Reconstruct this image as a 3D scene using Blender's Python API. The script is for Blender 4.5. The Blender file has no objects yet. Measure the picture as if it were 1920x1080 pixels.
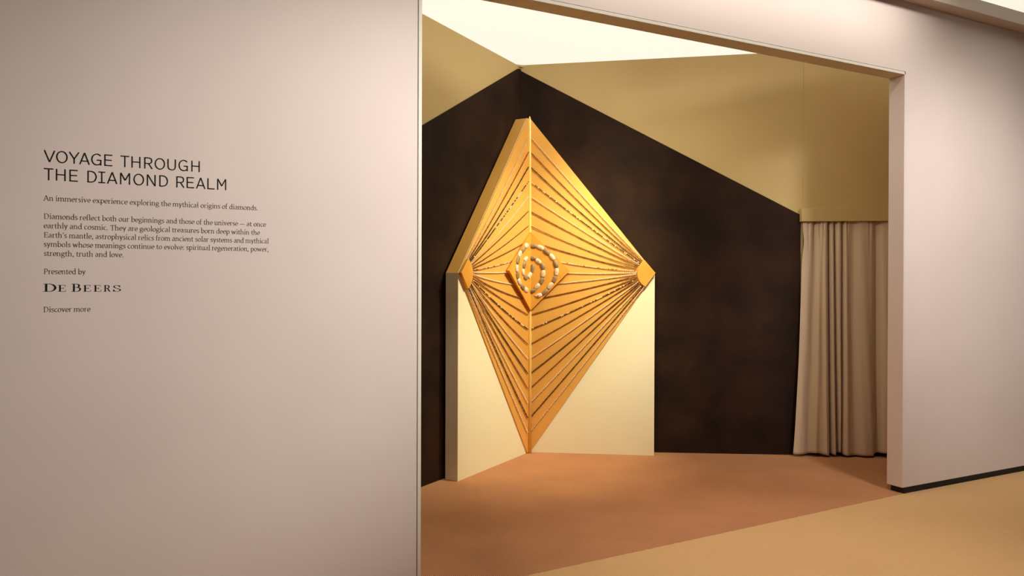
import bpy, bmesh, math, random
from mathutils import Vector, Matrix
random.seed(7)
scene = bpy.context.scene
COL = scene.collection
sin, cos, R_ = math.sin, math.cos, math.radians

# ------------------------------------------------------------------ camera
def setup_camera():
    roll, pitch = R_(0.1914), R_(0.2794)
    c, s, cp, sp = cos(roll), sin(roll), cos(pitch), sin(pitch)
    M = [[c, -s * cp, s * sp], [s, c * cp, -c * sp], [0, sp, cp]]      # world(x, -z, y) -> view(right, down, forward)
    right = Vector((M[0][0], M[0][2], -M[0][1]))
    up = -Vector((M[1][0], M[1][2], -M[1][1]))
    back = -Vector((M[2][0], M[2][2], -M[2][1]))
    cd = bpy.data.cameras.new('camera'); cd.sensor_width = 36; cd.lens = 25.3125
    cd.clip_start = 0.05; cd.clip_end = 200
    co = bpy.data.objects.new('camera', cd); COL.objects.link(co)
    m = Matrix((right, up, back)).transposed().to_4x4(); m.translation = (0, 0, 1.5)
    co.matrix_world = m
    scene.camera = co
setup_camera()
scene.view_settings.view_transform = 'Standard'
scene.view_settings.look = 'None'
scene.view_settings.gamma = 1
scene.view_settings.use_curve_mapping = False
scene.view_settings.exposure = 0.0
scene.cycles.use_denoising = True
scene.cycles.max_bounces = 10
scene.cycles.diffuse_bounces = 6
scene.cycles.sample_clamp_indirect = 6.0

# ------------------------------------------------------------------ light
YAW = R_(26.1087)
J = Vector((2.814, 5.177, 0))                         # floor point under the right jamb of the opening
W = Vector((cos(YAW), sin(YAW), 0)); N = Vector((-sin(YAW), cos(YAW), 0))   # along the front wall / into the room
UP = Vector((0, 0, 1))
def FW(s, n, z): return J + W * s + N * n + UP * z

wd = bpy.data.worlds.new('world'); scene.world = wd; wd.use_nodes = True
wd.node_tree.nodes['Background'].inputs[0].default_value = (1.0, 0.97, 0.92, 1)
wd.node_tree.nodes['Background'].inputs[1].default_value = 0.07

def aim(o, p):
    o.rotation_euler = (Vector(p) - o.location).to_track_quat('-Z', 'Y').to_euler()
def area(name, loc, target, sx, sy, power, color):
    d = bpy.data.lights.new(name, 'AREA'); d.shape = 'RECTANGLE'; d.size = sx; d.size_y = sy; d.energy = power; d.color = color
    o = bpy.data.objects.new(name, d); COL.objects.link(o); o.location = loc; aim(o, target); return o
def spot(name, loc, target, power, color, size, blend, radius):
    d = bpy.data.lights.new(name, 'SPOT'); d.energy = power; d.color = color; d.spot_size = R_(size); d.spot_blend = blend
    d.shadow_soft_size = radius
    o = bpy.data.objects.new(name, d); COL.objects.link(o); o.location = loc; aim(o, target); return o
# daylight over the white fabric roof, which lets it through
day = area('daylight', FW(-.6, 2.4, 5.1), FW(-.6, 2.4, 0), 9.4, 7.7, 510, (1.0, 0.97, 0.82))
day.rotation_euler = (0, 0, YAW)
# lamps of the room, high behind the lintel: two on the sculpture
spot('sculpture_spot', (1.75, 4.95, 3.35), (0.25, 6.2, 1.05), 320, (1.0, 0.97, 0.68), 62, .9, 0.05)
spot('sculpture_spot', (1.35, 4.72, 3.32), (0.15, 6.3, 1.55), 110, (1.0, 0.95, 0.66), 80, 1.0, 0.05)
spot('room_fill', (1.9, 5.0, 3.40), (-.5, 5.6, 2.7), 66, (1.0, 1.0, 0.82), 110, 1.0, 0.08)  # added fill that brightens the khaki walls, no lamp known here
spot('room_fill', FW(-2.6, .35, 3.35), (1.65, 6.4, 1.9), 150, (1.0, 1.0, 0.85), 66, 1.0, 0.08)  # added fill for the right khaki wall, pelmet and curtain
# added fill spots: one each side of the opening, one down on the tan carpet
spot('wall_fill', FW(-1.7, -2.6, 3.25), FW(-4.25, 0, 1.6), 810, (1.0, 0.985, 0.97), 53, 1.0, 0.12)  # cone falloff of this pair also stands in for lens vignetting
spot('wall_fill', FW(-.7, -2.8, 3.6), FW(.8, 0, 1.62), 600, (1.0, 0.975, 0.97), 60, 1.0, 0.35)
spot('floor_fill', FW(-1.7, -1.0, 4.1), FW(-1.7, -.7, 0), 380, (1.0, 0.92, 0.9), 62, 1.0, 0.12)

strip = area('lintel_fill', FW(-1.65, -.85, 3.95), FW(-1.65, 0, 3.35), 3.3, .15, 13, (1.0, 0.96, 0.93))  # added strip of fill to brighten the wall over the lintel
strip.data.spread = R_(70)

# ------------------------------------------------------------------ materials
def lin(c):
    return tuple(((x / 255) / 12.92 if x / 255 <= .04045 else ((x / 255 + .055) / 1.055) ** 2.4) for x in c) + (1,)
def mat(name, col, rough=.6, metal=0.0, spec=.4, col2=None, nscale=3, ndetail=4, fac=(.35, .65), bump=None, coat=0, sheen=0):
    m = bpy.data.materials.new(name); m.use_nodes = True; nt = m.node_tree; b = nt.nodes['Principled BSDF']
    b.inputs['Base Color'].default_value = lin(col); b.inputs['Roughness'].default_value = rough
    b.inputs['Metallic'].default_value = metal; b.inputs['Specular IOR Level'].default_value = spec
    b.inputs['Coat Weight'].default_value = coat; b.inputs['Sheen Weight'].default_value = sheen
    tc = nt.nodes.new('ShaderNodeTexCoord')
    if col2:
        n = nt.nodes.new('ShaderNodeTexNoise'); n.inputs['Scale'].default_value = nscale; n.inputs['Detail'].default_value = ndetail
        nt.links.new(tc.outputs['Object'], n.inputs['Vector'])
        r = nt.nodes.new('ShaderNodeValToRGB'); r.color_ramp.elements[0].position = fac[0]; r.color_ramp.elements[1].position = fac[1]
        r.color_ramp.elements[0].color = lin(col); r.color_ramp.elements[1].color = lin(col2)
        nt.links.new(n.outputs['Fac'], r.inputs['Fac']); nt.links.new(r.outputs['Color'], b.inputs['Base Color'])
    if bump:
        n2 = nt.nodes.new('ShaderNodeTexNoise'); n2.inputs['Scale'].default_value = bump[0]; n2.inputs['Detail'].default_value = 3
        nt.links.new(tc.outputs['Object'], n2.inputs['Vector'])
        bp = nt.nodes.new('ShaderNodeBump'); bp.inputs['Strength'].default_value = bump[1]; bp.inputs['Distance'].default_value = bump[2]
        nt.links.new(n2.outputs['Fac'], bp.inputs['Height']); nt.links.new(bp.outputs['Normal'], b.inputs['Normal'])
    return m

M_front = mat('front_wall_paint', (216, 198, 186), .75, col2=(212, 194, 182), nscale=1.5, bump=(260, .08, .001))
M_trim = mat('trim_paint', (214, 205, 188), .5)
M_khaki = mat('khaki_paint', (192, 163, 108), .62, col2=(189, 160, 104), nscale=1.2)
M_black = mat('black_plinth', (10, 9, 9), .6)
M_void = mat('doorway_shade', (6, 5, 5), .9, spec=.1)  # shade behind the doorway, put into the colour
M_dark = mat('dark_plaster', (30, 17, 10), .7, spec=.12, col2=(55, 33, 19), nscale=2.2, ndetail=14, fac=(.36, .74), bump=(9, .15, .004))
M_cream = mat('cream_paint', (242, 228, 190), .5)
M_gold = mat('gold_paint', (240, 181, 90), .64, metal=.5, spec=.5, bump=(300, .05, .0006))
M_rod = mat('brass_gilt', (253, 220, 132), .3, metal=.2)
M_orange = mat('orange_gilt', (228, 156, 58), .4, metal=.2, col2=(240, 172, 74), nscale=9, ndetail=6, fac=(.3, .7))
M_curtain = mat('satin_cloth', (198, 172, 142), .42, spec=.5, sheen=.3, bump=(500, .05, .0005))
M_ink = mat('black_vinyl', (22, 19, 18), .6, spec=.2)
M_ink2 = mat('brown_grey_vinyl', (80, 68, 59), .6, spec=.2)
M_pl = mat('pale_pebble', (232, 212, 186), .45, col2=(214, 184, 150), nscale=30, ndetail=3)
M_pd = mat('grey_pebble', (164, 134, 96), .5, col2=(132, 104, 72), nscale=40, ndetail=3)
M_mark = mat('engraved_mark', (86, 66, 46), .7)
BEAD = {
    'white': mat('white_bead', (232, 212, 180), .35, spec=.5),
    'brown': mat('brown_bead', (126, 72, 26), .35, spec=.5),
    'amber': mat('amber_bead', (164, 96, 36), .35, spec=.5),
    'dark': mat('dark_bead', (58, 30, 14), .3, spec=.6),
    'pink': mat('pink_bead', (226, 180, 150), .35, spec=.5),
}
M_thread = mat('bead_thread', (110, 72, 34), .8)

def carpet(name, c1, c2, ang, weave):
    m = bpy.data.materials.new(name); m.use_nodes = True; nt = m.node_tree; b = nt.nodes['Principled BSDF']
    b.inputs['Roughness'].default_value = .95; b.inputs['Specular IOR Level'].default_value = .1
    tc = nt.nodes.new('ShaderNodeTexCoord'); mp = nt.nodes.new('ShaderNodeMapping'); mp.inputs['Rotation'].default_value = (0, 0, ang)
    nt.links.new(tc.outputs['Object'], mp.inputs['Vector'])
    mix = nt.nodes.new('ShaderNodeMixRGB'); mix.inputs['Color1'].default_value = lin(c1); mix.inputs['Color2'].default_value = lin(c2)
    bp = nt.nodes.new('ShaderNodeBump'); bp.inputs['Strength'].default_value = .5; bp.inputs['Distance'].default_value = .004
    if weave:
        ws = []
        for d, sc in (('Y', 34.0), ('X', 27.0)):
            w = nt.nodes.new('ShaderNodeTexWave'); w.bands_direction = d; w.inputs['Scale'].default_value = sc
            w.inputs['Distortion'].default_value = .8; w.inputs['Detail'].default_value = 1; w.inputs['Detail Scale'].default_value = 3
            nt.links.new(mp.outputs[0], w.inputs['Vector']); ws.append(w)
        a = nt.nodes.new('ShaderNodeMath'); a.operation = 'MULTIPLY_ADD'; a.inputs[1].default_value = .5
        nt.links.new(ws[1].outputs['Fac'], a.inputs[0]); nt.links.new(ws[0].outputs['Fac'], a.inputs[2])
        sc = nt.nodes.new('ShaderNodeMath'); sc.operation = 'MULTIPLY'; sc.inputs[1].default_value = .62
        nt.links.new(a.outputs[0], sc.inputs[0]); src = sc.outputs[0]
    else:
        n = nt.nodes.new('ShaderNodeTexNoise'); n.inputs['Scale'].default_value = 160; n.inputs['Detail'].default_value = 4
        nt.links.new(mp.outputs[0], n.inputs['Vector']); src = n.outputs['Fac']
    n2 = nt.nodes.new('ShaderNodeTexNoise'); n2.inputs['Scale'].default_value = 2.2; n2.inputs['Detail'].default_value = 5
    nt.links.new(tc.outputs['Object'], n2.inputs['Vector'])
    ad = nt.nodes.new('ShaderNodeMath'); ad.operation = 'MULTIPLY_ADD'; ad.inputs[1].default_value = .35; ad.use_clamp = True
    nt.links.new(n2.outputs['Fac'], ad.inputs[0]); 
    s2 = nt.nodes.new('ShaderNodeMath'); s2.operation = 'MULTIPLY'; s2.inputs[1].default_value = .75
    nt.links.new(src, s2.inputs[0]); nt.links.new(s2.outputs[0], ad.inputs[2])
    nt.links.new(ad.outputs[0], mix.inputs['Fac']); nt.links.new(mix.outputs[0], b.inputs['Base Color'])
    nt.links.new(src, bp.inputs['Height']); nt.links.new(bp.outputs['Normal'], b.inputs['Normal'])
    return m
M_in = carpet('brown_woven_carpet', (124, 76, 45), (218, 156, 110), R_(63.8), True)
M_out = carpet('tan_carpet', (190, 146, 96), (216, 174, 122), 0, False)

def tent():
    m = bpy.data.materials.new('white_tent_fabric'); m.use_nodes = True; nt = m.node_tree; nt.nodes.clear()
    o = nt.nodes.new('ShaderNodeOutputMaterial'); mx = nt.nodes.new('ShaderNodeMixShader'); mx.inputs[0].default_value = .5
    d = nt.nodes.new('ShaderNodeBsdfDiffuse'); t = nt.nodes.new('ShaderNodeBsdfTranslucent')
    d.inputs[0].default_value = (.88, .87, .85, 1); t.inputs[0].default_value = (.88, .87, .85, 1)
    n = nt.nodes.new('ShaderNodeTexNoise'); n.inputs['Scale'].default_value = 2.5; n.inputs['Detail'].default_value = 4
    tc = nt.nodes.new('ShaderNodeTexCoord'); nt.links.new(tc.outputs['Object'], n.inputs['Vector'])
    bp = nt.nodes.new('ShaderNodeBump'); bp.inputs['Strength'].default_value = .25; bp.inputs['Distance'].default_value = .05
    nt.links.new(n.outputs['Fac'], bp.inputs['Height'])
    for s in (d, t): nt.links.new(bp.outputs['Normal'], s.inputs['Normal'])
    nt.links.new(d.outputs[0], mx.inputs[1]); nt.links.new(t.outputs[0], mx.inputs[2]); nt.links.new(mx.outputs[0], o.inputs[0])
    return m
M_tent = tent()

# ------------------------------------------------------------------ mesh helpers
def obj(name, bm, mats, parent=None, smooth=False, loc=None):
    me = bpy.data.meshes.new(name)
    if loc is not None:
        bmesh.ops.translate(bm, verts=bm.verts, vec=-Vector(loc))
    bmesh.ops.recalc_face_normals(bm, faces=bm.faces)
    bm.to_mesh(me); bm.free()
    for m in (mats if isinstance(mats, (list, tuple)) else [mats]): me.materials.append(m)
    if smooth:
        for p_ in me.polygons: p_.use_smooth = True
    o = bpy.data.objects.new(name, me); COL.objects.link(o)
    if loc is not None: o.location = loc
    if parent: o.parent = parent
    return o
def structure(o): o['kind'] = 'structure'; return o
def orient(o, origin, ang):
    """give a wall its own axes: origin at its foot, x along its run"""
    m = Matrix.Translation(origin) @ Matrix.Rotation(ang, 4, 'Z')
    o.data.transform(m.inverted()); o.matrix_world = m; return o
def tag(o, label, cat, group=None):
    o['label'] = label; o['category'] = cat
    if group: o['group'] = group
    return o
def empty(name, loc):
    o = bpy.data.objects.new(name, None); o.empty_display_size = .1; COL.objects.link(o); o.location = loc; return o
def prism(bm, ring_a, ring_b, mi=0, side_mi=None):
    """closed solid between two matching rings of points"""
    a = [bm.verts.new(p) for p in ring_a]; b = [bm.verts.new(p) for p in ring_b]; k = len(a)
    f = bm.faces.new(a); f.material_index = mi
    f = bm.faces.new(b[::-1]); f.material_index = mi
    for i in range(k):
        f = bm.faces.new((a[i], b[i], b[(i + 1) % k], a[(i + 1) % k]))
        f.material_index = mi if side_mi is None else side_mi[i]
    return bm
def bevel(bm, w, seg=2):
    bmesh.ops.recalc_face_normals(bm, faces=bm.faces)
    es = [e for e in bm.edges if len(e.link_faces) == 2 and e.calc_face_angle(0) > .3]
    bmesh.ops.bevel(bm, geom=es, offset=w, segments=seg, affect='EDGES', profile=.5)
    return bm
def fwbox(bm, s0, s1, n0, n1, z0, z1):
    q = [(s0, z0), (s1, z0), (s1, z1), (s0, z1)]
    return prism(bm, [FW(s, n0, z) for s, z in q], [FW(s, n1, z) for s, z in q])

# ------------------------------------------------------------------ floor and roof
def floors():
    bm = bmesh.new(); q = [(-9, -4), (9, -4), (9, 10), (-9, 10)]
    prism(bm, [Vector((x, y, -.0008)) for x, y in q], [Vector((x, y, -.10)) for x, y in q])
    structure(obj('floor', bm, M_out))
    rnd = random.Random(3)
    edge = []
    k = 460
    for i in range(k + 1):
        t = i / k; s = .05 - 6.2 * t; n = .004 + .0386 * (s - .05)
        edge.append(FW(s, n + rnd.uniform(-.003, .003), 0))
    rest = [Vector((-2.6, 2.3, 0)) + Vector((-.35, .35, 0)), Vector((-.2, 6.75, 0)), Vector((5.4, 6.5, 0)), FW(2.6, .06, 0), FW(.05, .06, 0)]
    ring = edge + rest
    bm = bmesh.new()
    prism(bm, ring, [p_ - UP * .004 for p_ in ring])
    structure(obj('floor_inside', bm, M_in))
    bm = bmesh.new()
    ks = 30; g = {}
    for i in range(ks + 1):
        for j in range(ks + 1):
            a_ = -5.4 + 9.7 * i / ks; n_ = -1.55 + 8.0 * j / ks
            g[i, j] = bm.verts.new(FW(a_, n_, 4.25 + .03 * sin(a_ * 1.3) * cos(n_ * 1.1)))
    for i in range(ks):
        for j in range(ks): bm.faces.new((g[i, j], g[i + 1, j], g[i + 1, j + 1], g[i, j + 1]))
    structure(obj('ceiling', bm, M_tent, smooth=True))
floors()

# ------------------------------------------------------------------ front wall with the opening
OPL, ZL, TH = -3.635, 3.017, .122
def front():
    g = .0225
    sl, sr, zt = OPL - g, g * .55, ZL + g
    bm = bmesh.new()
    ring = [(-7.2, .045), (sl, .045), (sl, zt), (sr, zt), (sr, .045), (5.2, .045), (5.2, 3.541), (-7.2, 3.541)]
    prism(bm, [FW(s, 0, z) for s, z in ring], [FW(s, TH - .002, z) for s, z in ring])
    orient(structure(obj('wall_front', bm, M_front)), J, YAW)
    # edge profiles lining the opening
    bm = bmesh.new(); fwbox(bm, OPL - .018, OPL, -.001, TH, .045, ZL); structure(obj('trim_1', bevel(bm, .0012), M_trim))
    bm = bmesh.new(); fwbox(bm, OPL - .018, .0, -.001, TH, ZL, ZL + .0195); structure(obj('trim_2', bevel(bm, .0012), M_trim))
    bm = bmesh.new(); fwbox(bm, 0, .0115, -.0005, TH, .045, ZL); structure(obj('trim_3', bevel(bm, .001), M_front))
    # black recessed plinths
    for nm, a, b in (('baseboard_right', .024, 5.2), ('baseboard_left', -7.2, OPL - .024)):
        bm = bmesh.new(); fwbox(bm, a, b, .004, TH - .015, 0, .045); structure(obj(nm, bm, M_black))
    # square capping beam standing proud of the wall
    bm = bmesh.new(); fwbox(bm, -7.2, 5.2, -.105, TH, 3.541, 3.640); structure(obj('trim_4', bevel(bm, .003), M_front))
front()

# ------------------------------------------------------------------ room walls
CW = Vector((.05, 6.533, 0))                                            # back corner
aL, aR = R_(58.65), R_(-3.8)
ul = Vector((-cos(aL), -sin(aL), 0)); nl = Vector((sin(aL), -cos(aL), 0))   # left wall: away from the corner / into the room
ur = Vector((cos(aR), sin(aR), 0)); nr = Vector((sin(aR), -cos(aR), 0))
CL = Vector((.04, 6.487, 0))
def LW(u, z, off=0): return CL + ul * u + nl * off + UP * z
def RW(u, z, off=0): return CW + ur * u + nr * off + UP * z
def room():
    # left wall, khaki above a dark slanted cladding
    ring = [(-.05, 0), (4.62, 0), (4.62, 3.545), (-.05, 3.475)]
    bm = bmesh.new(); prism(bm, [LW(u, z) for u, z in ring], [LW(u, z, -.08) for u, z in ring]); orient(structure(obj('wall_left', bm, M_khaki)), CL, aL)
    sl = (3.436 - 2.659) / 1.384
    ring = [(-.06, 0), (4.6, 0), (4.6, 3.436 - sl * 4.6), (0, 3.440), (-.06, 3.452)]
    bm = bmesh.new(); prism(bm, [LW(u, z, .006) for u, z in ring], [LW(u, z, .0005) for u, z in ring]); orient(structure(obj('wall_left_cladding', bm, M_dark)), CL, aL)
    # right wall with the doorway; one khaki slab round the opening
    u0, u1, zd = 2.527, 3.95, 2.10
    ring = [(-.05, 0), (u0, 0), (u0, zd), (u1, zd), (u1, 0), (4.7, 0), (4.7, 3.640), (2.5135, 3.568), (-.05, 3.483)]
    bm = bmesh.new(); prism(bm, [RW(u, z) for u, z in ring], [RW(u, z, -.08) for u, z in ring]); orient(structure(obj('wall_right', bm, M_khaki)), CW, aR)
    ring = [(-.04, 0), (2.5035, 0), (2.5035, 2.1225), (0, 3.446), (-.04, 3.452)]
    bm = bmesh.new(); prism(bm, [RW(u, z, .006) for u, z in ring], [RW(u, z, .0005) for u, z in ring]); orient(structure(obj('wall_right_cladding', bm, M_dark)), CW, aR)
    # the panel above the doorway stands a few millimetres proud: the vertical seam
    ring = [(2.5225, 2.10), (4.68, 2.10), (4.68, 3.637), (2.5225, 3.567)]
    bm = bmesh.new(); prism(bm, [RW(u, z, .004) for u, z in ring], [RW(u, z, .0005) for u, z in ring]); bevel(bm, .0015); orient(structure(obj('wall_right_overdoor', bm, M_khaki)), CW, aR)
    # near-black box stands in for the unlit space behind the doorway
    bm = bmesh.new()
    ring = [(2.3, 0), (4.4, 0), (4.4, 2.4), (2.3, 2.4)]
    prism(bm, [RW(u, z, -.9) for u, z in ring], [RW(u, z, -.95) for u, z in ring])
    for a in (2.3, 4.35):
        ring = [(a, 0), (a + .05, 0), (a + .05, 2.4), (a, 2.4)]
        prism(bm, [RW(u, z, -.081) for u, z in ring], [RW(u, z, -.9) for u, z in ring])
    ring = [(2.3, 2.4), (4.4, 2.4), (4.4, 2.45), (2.3, 2.45)]
    prism(bm, [RW(u, z, -.081) for u, z in ring], [RW(u, z, -.95) for u, z in ring])
    structure(obj('wall_behind', bm, M_void))
    bm = bmesh.new()
    ring = [(2.35, .002), (4.35, .002), (4.35, .004), (2.35, .004)]
    prism(bm, [RW(u, z, -.03) for u, z in ring], [RW(u, z, -.9) for u, z in ring])
    structure(obj('floor_behind', bm, M_void))  # floor coloured black for the dark under the curtain hem
    # closing bracket in the top corner
    bm = bmesh.new(); q = [(-.02, 0), (.035, 0), (.035, .002), (-.02, .002)]
    prism(bm, [CW + Vector((-.035, -.05, 3.463)), CW + Vector((.045, -.02, 3.463)), CW + Vector((.0, .04, 3.463))],
          [CW + Vector((-.035, -.05, 3.481)), CW + Vector((.045, -.02, 3.481)), CW + Vector((.0, .04, 3.481))])
    structure(obj('trim_5', bm, M_khaki))
room()

# ------------------------------------------------------------------ pelmet and curtain
def pelmet():
    q = [(2.494, 2.0615), (3.99, 2.066), (3.99, 2.180), (2.494, 2.1745)]
    bm = bmesh.new()
    prism(bm, [RW(u, z, .062) for u, z in q], [RW(u, z, .048) for u, z in q])                       # front board
    q2 = [(2.494, 2.1605), (3.99, 2.166), (3.99, 2.180), (2.494, 2.1745)]
    prism(bm, [RW(u, z, .0485) for u, z in q2], [RW(u, z, .005) for u, z in q2])                    # top board
    q3 = [(2.494, 2.0615), (2.506, 2.0615), (2.506, 2.160), (2.494, 2.160)]
    prism(bm, [RW(u, z, .0485) for u, z in q3], [RW(u, z, .007) for u, z in q3])                    # end board
    o = obj('pelmet', bevel(bm, .001, 1), M_khaki)
    tag(o, 'khaki box pelmet across the top of the tan curtain', 'pelmet')
pelmet()

def curtain():
    folds = [  # position at top, at bottom, depth, width   (minus = valley)
        (2.575, 2.475, .010, .030), (2.625, 2.560, -.022, .028), (2.665, 2.625, .012, .020), (2.700, 2.715, .024, .018),
        (2.7385, 2.757, -.090, .0085), (2.763, 2.785, .020, .011), (2.789, 2.815, -.070, .008), (2.822, 2.838, .012, .014),
        (2.857, 2.850, -.062, .009), (2.885, 2.890, .020, .020), (2.945, 2.958, -.022, .034), (3.03, 3.06, .012, .05),
        (3.150, 3.150, -.055, .030), (3.235, 3.230, .012, .035), (3.33, 3.33, -.03, .03), (3.42, 3.43, .015, .04), (3.55, 3.55, -.03, .03), (3.70, 3.68, .01, .05)]
    NU, NV = 420, 90
    HEM = [(2.40, .018), (2.54, .022), (2.63, .034), (2.70, .022), (2.746, .012), (2.769, .021), (2.80, .022), (2.833, .042), (2.87, .020), (2.947, .015), (3.13, .018), (3.176, .040), (3.23, .044), (3.5, .02), (3.9, .04)]
    def hem_z(s):
        for (a, za), (b, zb) in zip(HEM, HEM[1:]):
            if s <= b:
                t = (s - a) / (b - a); t = t * t * (3 - 2 * t); return za + (zb - za) * t
        return .04
    rnd = random.Random(5)
    pleat = [(2.56 + .048 * i + rnd.uniform(-.012, .012), rnd.uniform(.006, .016) * (1 if i < 8 else .12)) for i in range(26)] + [(3.085, .012)]
    bm = bmesh.new(); rows = []
    for j in range(NV + 1):
        v = j / NV                                   # 0 bottom, 1 top
        row = []
        tb = 1 - v
        left = 2.512 - .020 * tb ** .8 - .062 * tb ** 2.2
        notch = .013 * math.exp(-((v - .90) / .06) ** 2)
        for i in range(NU + 1):
            u = i / NU
            s = left + notch * max(0, 1 - u * 8) + u * (3.86 - left)
            d = .032
            for a, b, amp, w in folds:
                p_ = a + (b - a) * tb ** 1.3
                d += amp * (.55 + .45 * tb ** .6 if v < .95 else .5) * math.exp(-((s - p_) / w) ** 2)
            near = max(0, (v - .80) / .20) ** 1.5
            for pc, pa in pleat:
                d += near * (-pa) * math.exp(-((s - pc) / .009) ** 2)
            d += .004 * sin(s * 31 + 3 * v) * tb + .002 * sin(s * 75 + v * 9) * (.3 + tb)
            d += .030 * tb ** 1.5
            if v > .93: d = min(d, .040)
            hem = hem_z(s)
            z = hem + v * (2.085 - hem)
            if abs(z - hem - .055) < .012: d -= .0012
            row.append(bm.verts.new(RW(s, z, max(d, -.060))))
        rows.append(row)
    for j in range(NV):
        for i in range(NU):
            bm.faces.new((rows[j][i], rows[j][i + 1], rows[j + 1][i + 1], rows[j + 1][i]))
    base = RW(3.1, 0, .03)
    o = obj('curtain', bm, M_curtain, smooth=True, loc=base)
    md = o.modifiers.new('thickness', 'SOLIDIFY'); md.thickness = .0015; md.offset = 0
    tag(o, 'tan satin curtain hanging in folds over the doorway, beside the dark wall', 'curtain')
curtain()

# ------------------------------------------------------------------ sculpture
FO = Vector((.158, 6.430, 0))
tL, tR = R_(59.5372), R_(-5.9356)
SU = {-1: Vector((-cos(tL), -sin(tL), 0)), 1: Vector((cos(tR), sin(tR), 0))}
SN = {-1: Vector((sin(tL), -cos(tL), 0)), 1: Vector((sin(tR), -cos(tR), 0))}
WID = {-1: 1.118, 1: 1.100}
ZT = {-1: 1.587, 1: 1.604}
ZA = 2.972
def SP(side, u, z, off=0): return FO + SU[side] * u + SN[side] * off + UP * z
def fold_u(off):                                       # where the two planes moved out by off meet
    c = SN[1].dot(SN[-1]); return off * SN[-1].dot(SU[1]) / (1 + c)

def sculpture():
    root = empty('diamond_sculpture', FO)
    tag(root, 'tall folded gold diamond sculpture with bead strings and spiral plaque in the dark corner', 'sculpture')
    def part(name, bm, m, parent=root, smooth=False, label=None):
        o = obj(name, bm, m, None, smooth)
        o.parent = parent
        w = parent; off = Vector((0, 0, 0))
        while w: off += w.location; w = w.parent
        o.data.transform(Matrix.Translation(-off))
        if label: o['label'] = label
        return o
    thick = {-1: .116, 1: .088}
    for sd in (-1, 1):
        w, zt, f0 = WID[sd], ZT[sd], .0
        ap = .064 if sd < 0 else f0 + .001              # the left half ends square beside the rod
        ring = [(f0, 0), (w, 0), (w, zt), (ap, ZA), (f0, ZA)]
        bm = bmesh.new()
        t = thick[sd]
        prism(bm, [SP(sd, u, z) for u, z in ring], [SP(sd, u, z, -t) for u, z in ring], 0, [0, 0, 1, 1, 0])
        bevel(bm, .0012, 1)
        part('panel', bm, [M_cream, M_gold])
    for sd in (-1, 1):
        w, zt = WID[sd], ZT[sd]
        f0, f1 = fold_u(.001), fold_u(.010)
        ap, lo = (.064, .050) if sd < 0 else (f1 + .001, f1 + .001)
        ringb = [(f0, .004), (lo, .004), (w - .001, zt), (ap, ZA - .002), (f0, ZA - .002)]
        ringf = [(f1, .004), (lo, .004), (w - .001, zt), (ap, ZA - .002), (f1, ZA - .002)]
        bm = bmesh.new()
        prism(bm, [SP(sd, u, z, .010) for u, z in ringf], [SP(sd, u, z, .0005) for u, z in ringb])
        bevel(bm, .0010, 1)
        part('gold_board', bm, M_gold)
    # caps on the two outer points
    arcs = {}
    for sd in (-1, 1):
        w, zt = WID[sd], ZT[sd]
        cu, cz, r = w - .022, zt - .004, .132
        def hit(du, dz):                                # along an edge from the tip to the circle
            lo, hi = 0, .6
            for _ in range(40):
                m_ = (lo + hi) / 2
                q = (w + du * m_ - cu, zt + dz * m_ - cz)
                if math.hypot(*q) < r: lo = m_
                else: hi = m_
            return w + du * lo, zt + dz * lo
        l1 = math.hypot(w, ZA - zt); l2 = math.hypot(w, zt)
        p1 = hit(-w / l1, (ZA - zt) / l1); p2 = hit(-w / l2, -zt / l2)
        a1 = math.atan2(p1[1] - cz, p1[0] - cu); a2 = math.atan2(p2[1] - cz, p2[0] - cu)
        if a2 < 0: a2 += 2 * math.pi
        arc = [(cu + r * cos(a1 + (a2 - a1) * i / 28), cz + r * sin(a1 + (a2 - a1) * i / 28)) for i in range(29)]
        arcs[sd] = (cu, cz, r, a1, a2)
        ring = arc + [(w + .004, zt)]
        bm = bmesh.new()
        prism(bm, [SP(sd, u, z, .034) for u, z in ring], [SP(sd, u, z, .0105) for u, z in ring])
        bevel(bm, .002, 2)
        part('corner_cap', bm, M_orange, label='orange gilt cap on an outer point of the diamond')
    # gilt rod down the fold, pointed at the top
    bm = bmesh.new(); rr = .0128
    bis = (SN[1] + SN[-1]).normalized(); sidev = UP.cross(bis)
    b0 = FO + bis * .036 + Vector((-.008, 0, 0)); b1 = FO + bis * .036 + Vector((-.022, 0, 0))
    rings = []
    for z, k in ((.002, 1), (.9, 1), (1.8, 1), (2.9, 1), (2.962, .95), (2.984, .55), (2.995, .12)):
        c0 = b0.lerp(b1, z / 3) + UP * z
        rings.append([bm.verts.new(c0 + (bis * cos(a) + sidev * sin(a)) * rr * k * (1.12 if q % 2 else 1)) for q, a in enumerate([2 * math.pi * i / 12 for i in range(12)])])
    for r0, r1 in zip(rings, rings[1:]):
        for i in range(12): bm.faces.new((r0[i], r0[(i + 1) % 12], r1[(i + 1) % 12], r1[i]))
    bm.faces.new(rings[0]); bm.faces.new(rings[-1])
    part('rod', bm, M_rod, smooth=True, label='slim gilt rod down the fold of the diamond')
    # plaque: one folded lozenge
    f_o, f_i = .058, .030
    ctrF = lambda z: SP(1, fold_u(f_o), z, f_o) + Vector((-.022, 0, 0))
    ctrB = lambda z: SP(1, fold_u(f_i), z, f_i) + Vector((-.022, 0, 0))
    zt_, zb_, zm = 1.964, 1.2715, 1.621
    vF = {1: SP(1, .3553, zm, f_o), -1: SP(-1, .456, zm - .003, f_o)}
    vB = {1: SP(1, .3553, zm, f_i), -1: SP(-1, .450, zm - .003, f_i)}
    bm = bmesh.new()
    for sd in (-1, 1):
        prism(bm, [ctrF(zt_), vF[sd], ctrF(zb_)], [ctrB(zt_), vB[sd], ctrB(zb_)])
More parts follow.
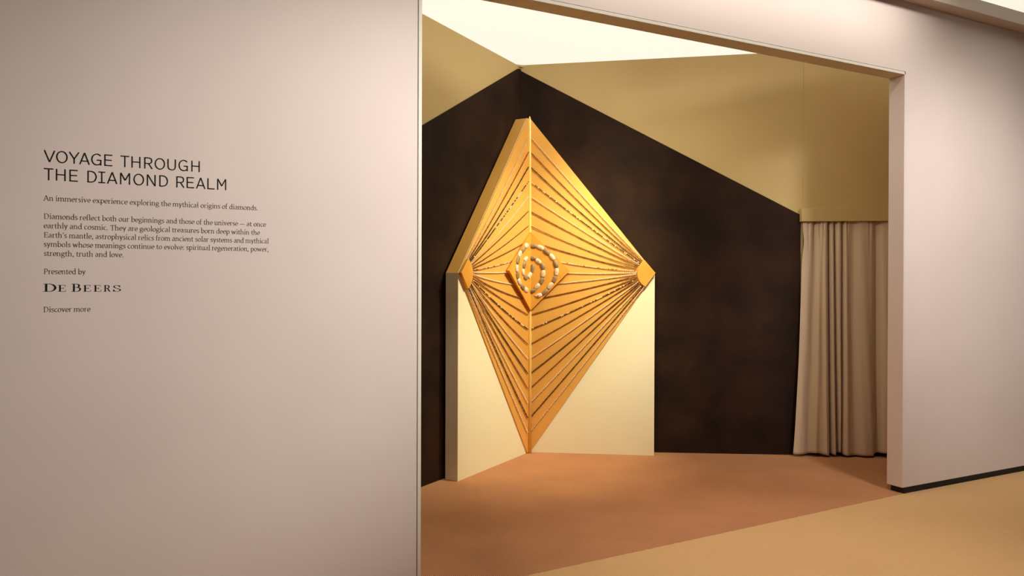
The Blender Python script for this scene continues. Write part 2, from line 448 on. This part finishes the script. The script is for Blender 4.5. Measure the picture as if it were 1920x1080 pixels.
    bmesh.ops.remove_doubles(bm, verts=bm.verts, dist=1e-5)
    inner = [f for f in bm.faces if len([v for v in f.verts]) == 4 and all(abs(v.co.x - ctrF(0).x) < .03 and abs(v.co.y - ctrF(0).y) < .05 for v in f.verts)]
    bmesh.ops.delete(bm, geom=inner, context='FACES_ONLY')
    plq = part('plaque', bm, M_orange, label='folded orange gilt lozenge carrying the pebble spiral')
    # pebble spiral (signed distance from fold, height)
    pb = [(0.012, 1.643), (-0.029, 1.579), (-0.112, 1.562), (-0.157, 1.607), (-0.138, 1.669), (-0.106, 1.72), (0.014, 1.734), (0.065, 1.706),
          (0.104, 1.661), (0.108, 1.596), (0.095, 1.532), (0.056, 1.485), (0.013, 1.444), (-0.099, 1.453), (-0.167, 1.478), (-0.23, 1.525),
          (-0.263, 1.578), (-0.273, 1.637), (-0.256, 1.705), (-0.222, 1.76), (-0.155, 1.803), (-0.099, 1.838), (0.019, 1.841), (0.084, 1.827),
          (0.138, 1.787), (0.187, 1.744), (0.22, 1.68), (0.227, 1.613), (0.208, 1.547), (0.171, 1.49), (0.124, 1.434), (0.067, 1.402)]
    dark = [1, 0, 1, 0, 1, 0, 1, 0, 1, 0, 1, 0, 1, 0, 1, 0, 1, 0, 1, 0, 1, 0, 1, 0, 1, 0, 1, 0, 1, 0, 1, 0]
    # points on the two faces of the plaque, in space
    fr = ctrF(0); ex = {}
    for sd in (-1, 1):
        e = (vF[sd] - ctrF(vF[sd].z)).normalized(); nn = e.cross(UP).normalized()
        if nn.y > 0: nn = -nn
        ex[sd] = (e, nn, 1)
    def onto(u, z):                                    # slide a point onto the face of the plaque
        sd = 1 if u > 0 else -1
        e, nn, _l = ex[sd]
        pnt = ctrF(z) + e * abs(u)
        return pnt, sd
    pts = [onto(*q) for q in pb]
    for i, (q, sd) in enumerate(pts):
        e, nn, _l = ex[sd]
        a = pts[max(i - 1, 0)][0]; b = pts[min(i + 1, len(pts) - 1)][0]
        d = b - a; d = d - nn * d.dot(nn)
        if i == 0: d = Vector((0, 0, 1)) + e * .12
        if i == 31: d = Vector((0, 0, -.35)) - ex[1][0]
        ln = (b - a).length / (2 if 0 < i < 31 else 1)
        ln = min(max(ln * .58, .033), .042)
        if i == 31: ln = .040
        d.normalize(); c = nn.cross(d)
        wd_ = .0195 if sd == 1 else .024
        bm = bmesh.new(); NA, NB = 12, 10; rg = []
        for k in range(1, NA):
            t = -1 + 2 * k / NA
            prof = (1 - abs(t) ** 2.6) ** .5
            if i == 31: prof *= (1 - max(0, t) * .85)
            ctr = q + d * t * ln + (c * (-.016 * max(0, t) ** 2) if i == 31 else Vector((0, 0, 0)))
            rg.append([bm.verts.new(ctr + c * cos(2 * math.pi * m_ / NB) * wd_ * prof + nn * (.003 + sin(2 * math.pi * m_ / NB) * .012 * prof)) for m_ in range(NB)])
        for r0, r1 in zip(rg, rg[1:]):
            for m_ in range(NB): bm.faces.new((r0[m_], r0[(m_ + 1) % NB], r1[(m_ + 1) % NB], r1[m_]))
        bm.faces.new(rg[0]); bm.faces.new(rg[-1])
        # small engraved dash on top
        for f in bm.faces: f.material_index = 0
        for dx, dy in ((-.004, .002), (.003, -.002), (.007, .001)):
            cc = q + d * dx + c * dy + nn * .0152
            prism(bm, [cc + d * (-.0022) + c * (-.0012), cc + d * .0022 + c * (-.0012), cc + d * .0022 + c * .0012, cc + d * (-.0022) + c * .0012],
                  [cc + d * (-.0022) + c * (-.0012) - nn * .002, cc + d * .0022 + c * (-.0012) - nn * .002, cc + d * .0022 + c * .0012 - nn * .002, cc + d * (-.0022) + c * .0012 - nn * .002], 1)
        o = part('pebble', bm, [M_pd if dark[i] else M_pl, M_mark], plq, True, 'grey brown pebble' if dark[i] else 'pale pebble')
    # bead strings
    kinds = ['white', 'amber', 'dark', 'mixd', 'white', 'brown', 'fine', 'brown', 'mixa', 'white', 'white', 'mixb', 'amber', 'mixd',
             'amber', 'white', 'dark', 'amber', 'white', 'wine', 'pink']
    look = dict(white=('white bead string', .0066, .0148, ['white']), amber=('thin reddish brown bead string', .0062, .0095, ['amber', 'brown']),
                dark=('dark brown bead string', .0070, .0138, ['dark']), mixd=('dark bead string with some pale beads', .0068, .0145, ['dark', 'dark', 'dark', 'white']),
                brown=('brown bead string', .0066, .0108, ['brown']), fine=('fine dark bead string', .0056, .0125, ['dark', 'brown']),
                mixa=('pale and brown bead string', .0062, .0135, ['white', 'brown', 'pink']), mixb=('brown bead string with pale flecks', .0064, .0125, ['brown', 'brown', 'brown', 'amber']),
                wine=('very dark bead string', .0070, .0135, ['dark', 'dark', 'brown']), pink=('pinkish white bead string', .0066, .0150, ['white', 'pink']))
    rnd = random.Random(11)
    NAg, NBg = 8, 5
    def bead(bm, c, ax, r, ln, mi):
        u_ = ax.orthogonal().normalized(); v_ = ax.cross(u_)
        rr = []
        for k in range(1, NBg):
            th = math.pi * k / NBg
            rr.append([bm.verts.new(c + ax * (-cos(th)) * ln + (u_ * cos(2 * math.pi * m_ / NAg) + v_ * sin(2 * math.pi * m_ / NAg)) * r * sin(th)) for m_ in range(NAg)])
        fs = []
        for r0, r1 in zip(rr, rr[1:]):
            for m_ in range(NAg): fs.append(bm.faces.new((r0[m_], r0[(m_ + 1) % NAg], r1[(m_ + 1) % NAg], r1[m_])))
        fs.append(bm.faces.new(rr[0])); fs.append(bm.faces.new(rr[-1]))
        for f in fs: f.material_index = mi
    for i, kd in enumerate(kinds):
        z0 = 2.802 - (2.802 - .188) * i / 20
        for sd in (-1, 1):
            lab, r, sp, cols = look[kd]; r *= .87
            cu, cz, rad, a1, a2 = arcs[sd]
            an = a1 + (a2 - a1) * (i + .6) / 21.2
            eu, ez = cu + (rad + .004) * cos(an), cz + (rad + .004) * sin(an)
            su = .012 if sd == 1 else .062
            # start under the plaque's rim where the plaque hides it
            off0, off1 = .020, .022
            L = math.hypot(eu - su, ez - z0)
            ss = rnd.uniform(.010, .022) * (1.6 if i < 3 else (.5 if i > 16 else 1.0)) * (abs(eu - su) / L + .15)
            K = 40; path = []
            for k in range(K + 1):
                t = k / K
                path.append(SP(sd, su + (eu - su) * t, z0 + (ez - z0) * t - ss * 4 * t * (1 - t), off0 + (off1 - off0) * t - .004 * 4 * t * (1 - t)))
            mats = [M_thread] + [BEAD[c_] for c_ in dict.fromkeys(cols)]
            idx = {c_: n_ + 1 for n_, c_ in enumerate(dict.fromkeys(cols))}
            bm = bmesh.new()
            prev = None
            for k, q in enumerate(path):                # the thread
                ax = (path[min(k + 1, K)] - path[max(k - 1, 0)]).normalized(); u_ = ax.orthogonal().normalized(); v_ = ax.cross(u_)
                rg = [bm.verts.new(q + (u_ * cos(b_) + v_ * sin(b_)) * .0016) for b_ in (0, 2.094, 4.189)]
                if prev:
                    for m_ in range(3): bm.faces.new((prev[m_], prev[(m_ + 1) % 3], rg[(m_ + 1) % 3], rg[m_]))
                prev = rg
            tot = sum((path[k + 1] - path[k]).length for k in range(K))
            pos = sp * .5; acc = 0; k = 0; nb = 0
            while pos < tot - sp * .4:
                while k < K - 1 and acc + (path[k + 1] - path[k]).length < pos: acc += (path[k + 1] - path[k]).length; k += 1
                seg = path[k + 1] - path[k]
                q = path[k] + seg.normalized() * (pos - acc)
                c_ = cols[nb % len(cols)] if kd not in ('mixd', 'mixa', 'amber') else rnd.choice(cols)
                k_ = rnd.uniform(.88, 1.10)
                bead(bm, q, seg.normalized(), r * k_, min(r * 1.02, sp * .46) * k_, idx[c_])
                pos += sp; nb += 1
            part('bead_string', bm, mats, root, True, lab)
sculpture()

# ------------------------------------------------------------------ lettering on the front wall
def smooth_pts(pts, n=6):
    out = []
    P = [pts[0]] + list(pts) + [pts[-1]]
    for i in range(1, len(P) - 2):
        p0, p1, p2, p3 = P[i - 1], P[i], P[i + 1], P[i + 2]
        for k in range(n):
            t = k / n
            out.append(tuple(.5 * (2 * p1[c] + (p2[c] - p0[c]) * t + (2 * p0[c] - 5 * p1[c] + 4 * p2[c] - p3[c]) * t * t + (3 * p1[c] - p0[c] - 3 * p2[c] + p3[c]) * t ** 3) for c in (0, 1)))
    out.append(pts[-1]); return out
def arc(cx, cy, rx, ry, a0, a1):
    n = max(6, int(abs(a1 - a0) / 12)); return [(cx + rx * cos(R_(a0 + (a1 - a0) * i / n)), cy + ry * sin(R_(a0 + (a1 - a0) * i / n))) for i in range(n + 1)]

class Pen:
    """lays inked strokes on the front wall; thick on uprights, thin on horizontals"""
    def __init__(self, s, z, size, thick, thin, nib=0, wide=1.0):
        self.bm = bmesh.new(); self.s, self.z, self.size, self.th, self.tn, self.nib, self.wide = s, z, size, thick, thin, R_(nib), wide
    def P(self, x, y): return FW(self.s + x * self.size * self.wide, -.0012, self.z + y * self.size)
    def stroke(self, pts, w=None, closed=False):
        n = len(pts); Lr = []
        for i, (x, y) in enumerate(pts):
            if closed: a, b = pts[(i - 1) % n], pts[(i + 1) % n]
            else: a, b = pts[max(i - 1, 0)], pts[min(i + 1, n - 1)]
            th = math.atan2(b[1] - a[1], b[0] - a[0])
            ww = w if w else math.hypot(self.th * sin(th - self.nib), self.tn * cos(th - self.nib))
            h = ww / 2
            Lr.append(((x - sin(th) * h, y + cos(th) * h), (x + sin(th) * h, y - cos(th) * h)))
        vs = [(self.bm.verts.new(self.P(*l)), self.bm.verts.new(self.P(*r))) for l, r in Lr]
        for i in range(n if closed else n - 1):
            a, b = vs[i], vs[(i + 1) % n]
            try: self.bm.faces.new((a[0], a[1], b[1], b[0]))
            except ValueError: pass
    def dot(self, x, y, r):
        self.bm.faces.new([self.bm.verts.new(self.P(x + r * cos(a), y + r * sin(a))) for a in [math.pi * i / 5 for i in range(10)]])

def glyph(pen, items, x):
    for it in items:
        k = it[0]
        if k == 'L': pen.stroke([(x + it[1], it[2]), (x + it[3], it[4])])
        elif k == 'H': pen.stroke([(x + it[1], it[2]), (x + it[3], it[4])], pen.tn)          # hairline
        elif k == 'A': pen.stroke([(x + a, b) for a, b in arc(*it[1:])])
        elif k == 'O': pen.stroke([(x + a, b) for a, b in arc(it[1], it[2], it[3], it[4], 0, 345)], closed=True)
        elif k == 'P': pen.stroke([(x + a, b) for a, b in smooth_pts(it[1])])
        elif k == 's': pen.stroke([(x + it[1] - it[3] / 2, it[2]), (x + it[1] + it[3] / 2, it[2])], pen.tn)
        elif k == 'd': pen.dot(x + it[1], it[2], it[3])
X = .46
def stem(x, y0, y1, foot=.16, head=.09): return [('L', x, y0, x, y1)] + ([('s', x, y0 + .02, foot)] if foot else []) + ([('s', x - .035, y1 - .02, head)] if head else [])
def arch(x0, x1): return [('P', [(x0, .31), (x0 + .07, .41), ((x0 + x1) / 2 + .04, .445), (x1 - .02, .39), (x1, .28)]), ('L', x1, .29, x1, 0), ('s', x1, .02, .15)]
BODY = {
    'a': (.44, [('P', [(.07, .37), (.13, .435), (.21, .445), (.30, .41), (.325, .30)]), ('L', .325, .32, .325, .05), ('P', [(.325, .27), (.20, .255), (.09, .20), (.07, .115), (.12, .03), (.20, .02), (.325, .10)]), ('s', .36, .02, .09)]),
    'b': (.49, [('L', .10, .73, .10, 0), ('s', .065, .71, .09), ('O', .265, .23, .165, .215)]),
    'c': (.41, [('A', .24, .23, .17, .215, 50, 318)]),
    'd': (.50, [('L', .39, .73, .39, 0), ('s', .355, .71, .09), ('s', .42, .02, .09), ('O', .225, .23, .165, .215)]),
    'e': (.43, [('A', .225, .23, .165, .215, 0, 318), ('H', .06, .235, .40, .235)]),
    'f': (.30, [('P', [(.12, 0), (.12, .55), (.17, .69), (.25, .715), (.31, .69)]), ('H', .03, .43, .28, .43), ('s', .12, .02, .18)]),
    'g': (.46, [('O', .21, .29, .135, .155), ('P', [(.12, .16), (.09, .09), (.15, .045), (.32, .03), (.40, -.03), (.38, -.13), (.22, -.19), (.07, -.15), (.06, -.06), (.15, .03)]), ('H', .32, .41, .44, .43)]),
    'h': (.52, stem(.10, 0, .73) + arch(.10, .39)),
    'i': (.25, stem(.13, 0, X) + [('d', .125, .64, .052)]),
    'l': (.25, stem(.13, 0, .73)),
    'm': (.78, stem(.10, 0, X) + arch(.10, .38) + arch(.38, .66)),
    'n': (.52, stem(.10, 0, X) + arch(.10, .39)),
    'o': (.47, [('O', .235, .23, .175, .215)]),
    'p': (.50, [('L', .11, X, .11, -.20), ('s', .08, .44, .09), ('s', .11, -.19, .17), ('O', .275, .23, .165, .215)]),
    'r': (.36, stem(.11, 0, X) + [('P', [(.11, .29), (.17, .40), (.25, .44), (.34, .43)])]),
    's': (.36, [('P', [(.30, .37), (.24, .435), (.16, .445), (.08, .40), (.08, .31), (.17, .25), (.27, .19), (.30, .11), (.25, .03), (.16, .015), (.06, .07)])]),
    't': (.32, [('P', [(.13, .56), (.13, .12), (.16, .03), (.23, .015), (.30, .04)]), ('H', .03, .43, .28, .43)]),
    'u': (.52, [('P', [(.10, .44), (.10, .13), (.15, .03), (.24, .015), (.32, .06), (.39, .15)]), ('L', .39, X, .39, 0), ('s', .065, .44, .09), ('s', .355, .44, .09), ('s', .42, .02, .09)]),
    'v': (.44, [('L', .08, .44, .22, .01), ('H', .36, .44, .22, .01), ('s', .08, .44, .15), ('s', .36, .44, .14)]),
    'w': (.68, [('L', .08, .44, .20, .01), ('H', .33, .42, .20, .01), ('L', .33, .42, .46, .01), ('H', .59, .44, .46, .01), ('s', .08, .44, .14), ('s', .59, .44, .13)]),
    'x': (.46, [('L', .08, .44, .36, .01), ('H', .36, .44, .08, .01), ('s', .09, .44, .14), ('s', .36, .44, .12), ('s', .08, .02, .12), ('s', .36, .02, .14)]),
    'y': (.44, [('L', .08, .44, .23, .01), ('P', [(.36, .44), (.23, .02), (.16, -.15), (.07, -.19)]), ('s', .08, .44, .15), ('s', .36, .44, .14)]),
    'A': (.60, [('H', .05, .01, .29, .66), ('L', .29, .66, .53, .01), ('H', .15, .23, .43, .23), ('s', .06, .02, .14), ('s', .53, .02, .15)]),
    'D': (.66, [('L', .13, .66, .13, 0), ('P', [(.05, .64), (.28, .64), (.46, .58), (.56, .40), (.55, .22), (.44, .07), (.28, .02), (.05, .02)])]),
    'T': (.56, [('L', .28, .64, .28, 0), ('H', .04, .635, .52, .635), ('H', .045, .65, .04, .52), ('H', .515, .65, .52, .52), ('s', .28, .02, .20)]),
    'E': (.55, [('L', .13, .66, .13, 0), ('H', .05, .64, .46, .64), ('H', .05, .02, .48, .02), ('H', .13, .34, .40, .34), ('H', .46, .65, .46, .53), ('H', .48, .01, .49, .15), ('H', .40, .40, .40, .28)]),
    'P': (.54, [('L', .13, .66, .13, 0), ('P', [(.05, .64), (.30, .64), (.44, .57), (.46, .46), (.40, .34), (.28, .29), (.13, .29)]), ('s', .13, .02, .20)]),
    '.': (.22, [('d', .10, .045, .050)]),
    ',': (.22, [('d', .10, .045, .048), ('P', [(.135, .05), (.12, -.05), (.06, -.11)])]),
    ':': (.24, [('d', .11, .045, .050), ('d', .11, .37, .050)]),
    '\u2019': (.20, [('d', .09, .64, .046), ('P', [(.125, .64), (.11, .56), (.06, .50)])]),
    '\u2014': (.78, [('H', .04, .24, .74, .24)]),
    ' ': (.22, []),
}
def body_line(text, s0, s1, z, size):
    w = sum(BODY[c][0] for c in text) - .05
    pen = Pen(s0 - .03 * size, z, size, .058, .036, 12, (s1 - s0) / size / w)
    x = 0
    for c in text:
        glyph(pen, BODY[c][1], x); x += BODY[c][0]
    return pen.bm
CAP = 1.0
SANS = {   # glyphs centred on 0, cap height 1
    'V': [('L', -.40, 1, 0, .02), ('L', .40, 1, 0, .02)],
    'O': [('P', arc(0, .5, .40, .47, 0, 360))],
    'Y': [('L', -.38, 1, 0, .42), ('L', .38, 1, 0, .42), ('L', 0, .45, 0, 0)],
    'A': [('L', -.38, 0, 0, 1), ('L', .38, 0, 0, 1), ('L', -.26, .29, .26, .29)],
    'G': [('P', [(.32, .82), (.18, .94), (-.02, .965), (-.24, .86), (-.37, .64), (-.37, .36), (-.24, .13), (-.03, .04), (.18, .07), (.34, .20)]), ('L', .34, .0, .34, .48), ('L', .02, .45, .385, .45)],
    'E': [('L', -.29, 1, -.29, 0), ('L', -.33, .955, .32, .955), ('L', -.29, .515, .26, .515), ('L', -.33, .045, .33, .045)],
    'T': [('L', 0, 1, 0, 0), ('L', -.37, .955, .37, .955)],
    'H': [('L', -.33, 1, -.33, 0), ('L', .33, 1, .33, 0), ('L', -.33, .515, .33, .515)],
    'R': [('L', -.29, 1, -.29, 0), ('P', [(-.33, .955), (.08, .955), (.26, .87), (.30, .71), (.25, .55), (.08, .465), (-.29, .465)]), ('L', .02, .47, .34, 0)],
    'U': [('P', [(-.32, 1), (-.32, .36), (-.24, .12), (0, .035), (.24, .12), (.32, .36), (.32, 1)])],
    'D': [('L', -.30, 1, -.30, 0), ('P', [(-.34, .955), (-.02, .955), (.22, .85), (.345, .60), (.345, .40), (.22, .15), (-.02, .045), (-.34, .045)])],
    'I': [('L', 0, 1, 0, 0), ('L', -.28, .955, .28, .955), ('L', -.28, .045, .28, .045)],
    'M': [('L', -.37, 1, -.37, 0), ('L', .37, 1, .37, 0), ('L', -.36, 1, 0, .36), ('L', .36, 1, 0, .36)],
    'N': [('L', -.33, 1, -.33, 0), ('L', .33, 1, .33, 0), ('L', -.32, 1, .32, 0)],
    'L': [('L', -.28, 1, -.28, 0), ('L', -.32, .045, .33, .045)],
}
DIDO = {   # display capitals with strong contrast, left edge 0
    'D': (1.12, [('L', .26, 1, .26, 0), ('H', .02, .98, .30, .98), ('H', .02, .02, .30, .02), ('P', [(.28, .98), (.55, .975), (.82, .86), (.97, .62), (.97, .38), (.82, .14), (.55, .025), (.28, .02)])]),
    'E': (.92, [('L', .24, 1, .24, 0), ('H', .02, .98, .80, .98), ('H', .02, .02, .84, .02), ('H', .24, .52, .60, .52), ('H', .80, 1, .80, .76), ('H', .84, 0, .86, .28), ('H', .60, .66, .60, .38)]),
    'B': (1.02, [('L', .26, 1, .26, 0), ('H', .02, .98, .30, .98), ('H', .02, .02, .30, .02), ('P', [(.28, .98), (.58, .97), (.76, .88), (.78, .70), (.66, .56), (.28, .535)]), ('P', [(.28, .535), (.66, .53), (.86, .44), (.88, .22), (.74, .06), (.50, .02), (.28, .02)])]),
    'R': (1.06, [('L', .24, 1, .24, 0), ('H', .02, .98, .30, .98), ('s', .24, .02, .46), ('P', [(.28, .98), (.56, .97), (.74, .88), (.77, .72), (.66, .55), (.28, .51)]), ('L', .56, .53, .86, .03), ('s', .92, .02, .22)]),
    'S': (.86, [('P', [(.66, .74), (.60, .90), (.42, .975), (.22, .93), (.14, .77), (.24, .60), (.48, .48), (.68, .34), (.70, .16), (.54, .04), (.34, .02), (.16, .10), (.10, .28)]), ('H', .68, .98, .68, .70), ('H', .09, .0, .09, .30)]),
}
def wall_text():
    root = empty('wall_text', FW(-5.22, -.0012, 1.26))
    tag(root, 'dark printed exhibition text on the pale wall beside the opening', 'wall text')
    def put(name, bm, m, label):
        o = obj(name, bm, m, None); o.parent = root
        o.data.transform(Matrix.Translation(-root.location)); o['label'] = label; return o
    def heading(chars, z0, cap):
        pen = Pen(0, z0, cap, .098, .090, 0, .92)
        for c, s in chars:
            pen.s = s; glyph(pen, SANS[c], 0)
        return pen.bm
    # letter centres measured along the wall
    H1 = HEAD1; H2 = HEAD2
    for word in (H1[:6], H1[6:]): put('heading_word', heading(word, 1.984, .0475), M_ink, 'large black capitals')
    for word in (H2[:3], H2[3:10], H2[10:]): put('heading_word', heading(word, 1.912, .0475), M_ink, 'large black capitals')
    def para(name, lines, label):
        bm = bmesh.new(); tmp = bpy.data.meshes.new('tmp')
        for t, a, b, z in lines:
            l_ = body_line(t, a, b, z, .0320); l_.to_mesh(tmp); l_.free(); bm.from_mesh(tmp)
        bpy.data.meshes.remove(tmp)
        put(name, bm, M_ink2, label)
    s0 = -5.2185
    para('subtitle', [('An immersive experience exploring the mythical origins of diamonds.', s0, -4.406, 1.8295)], 'single line of small text under the heading')
    para('paragraph', [('Diamonds reflect both our beginnings and those of the universe \u2014 at once', s0, -4.372, 1.757),
                       ('earthly and cosmic. They are geological treasures born deep within the', s0, -4.398, 1.7195),
                       ('Earth\u2019s mantle, astrophysical relics from ancient solar systems and mythical', s0, -4.360, 1.682),
                       ('symbols whose meanings continue to evolve: spiritual regeneration, power,', s0, -4.360, 1.6455),
                       ('strength, truth and love.', s0, -4.937, 1.6085)], 'five line paragraph of small text')
    para('caption', [('Presented by', s0, -5.075, 1.536)], 'small caption above the company name')
    pen = Pen(-5.2205, 1.4655, .0305, .165, .035, 0, 1.05)
    for c, big, ds, wide in (('D', 1, 0, 1.36), ('E', 0, .0506, 1.2), ('B', 1, .0974, 1.09), ('E', 0, .138, 1.2), ('E', 0, .1748, 1.2), ('R', 0, .2113, .95), ('S', 0, .2435, 1.5)):
        pen.size = .0312 if big else .0264; pen.wide = wide; pen.s = -5.2218 + ds; pen.th = .105 if c == 'S' else .165
        glyph(pen, DIDO[c][1], 0)
    put('logo', pen.bm, M_ink, 'company name in high contrast black capitals')
    para('caption', [('Discover more', s0 - .001, -5.0575, 1.3835)], 'small caption at the foot of the text')
HEAD1 = [('V', -5.1995), ('O', -5.1572), ('Y', -5.1149), ('A', -5.0784), ('G', -5.0356), ('E', -4.9932), ('T', -4.9335), ('H', -4.8924), ('R', -4.8466), ('O', -4.8023), ('U', -4.7569), ('G', -4.711), ('H', -4.6633)]
HEAD2 = [('T', -5.2023), ('H', -5.161), ('E', -5.1163), ('D', -5.0529), ('I', -5.0172), ('A', -4.9796), ('M', -4.9324), ('O', -4.882), ('N', -4.835), ('D', -4.789), ('R', -4.7239), ('E', -4.6835), ('A', -4.6427), ('L', -4.6014), ('M', -4.5579)]
wall_text()
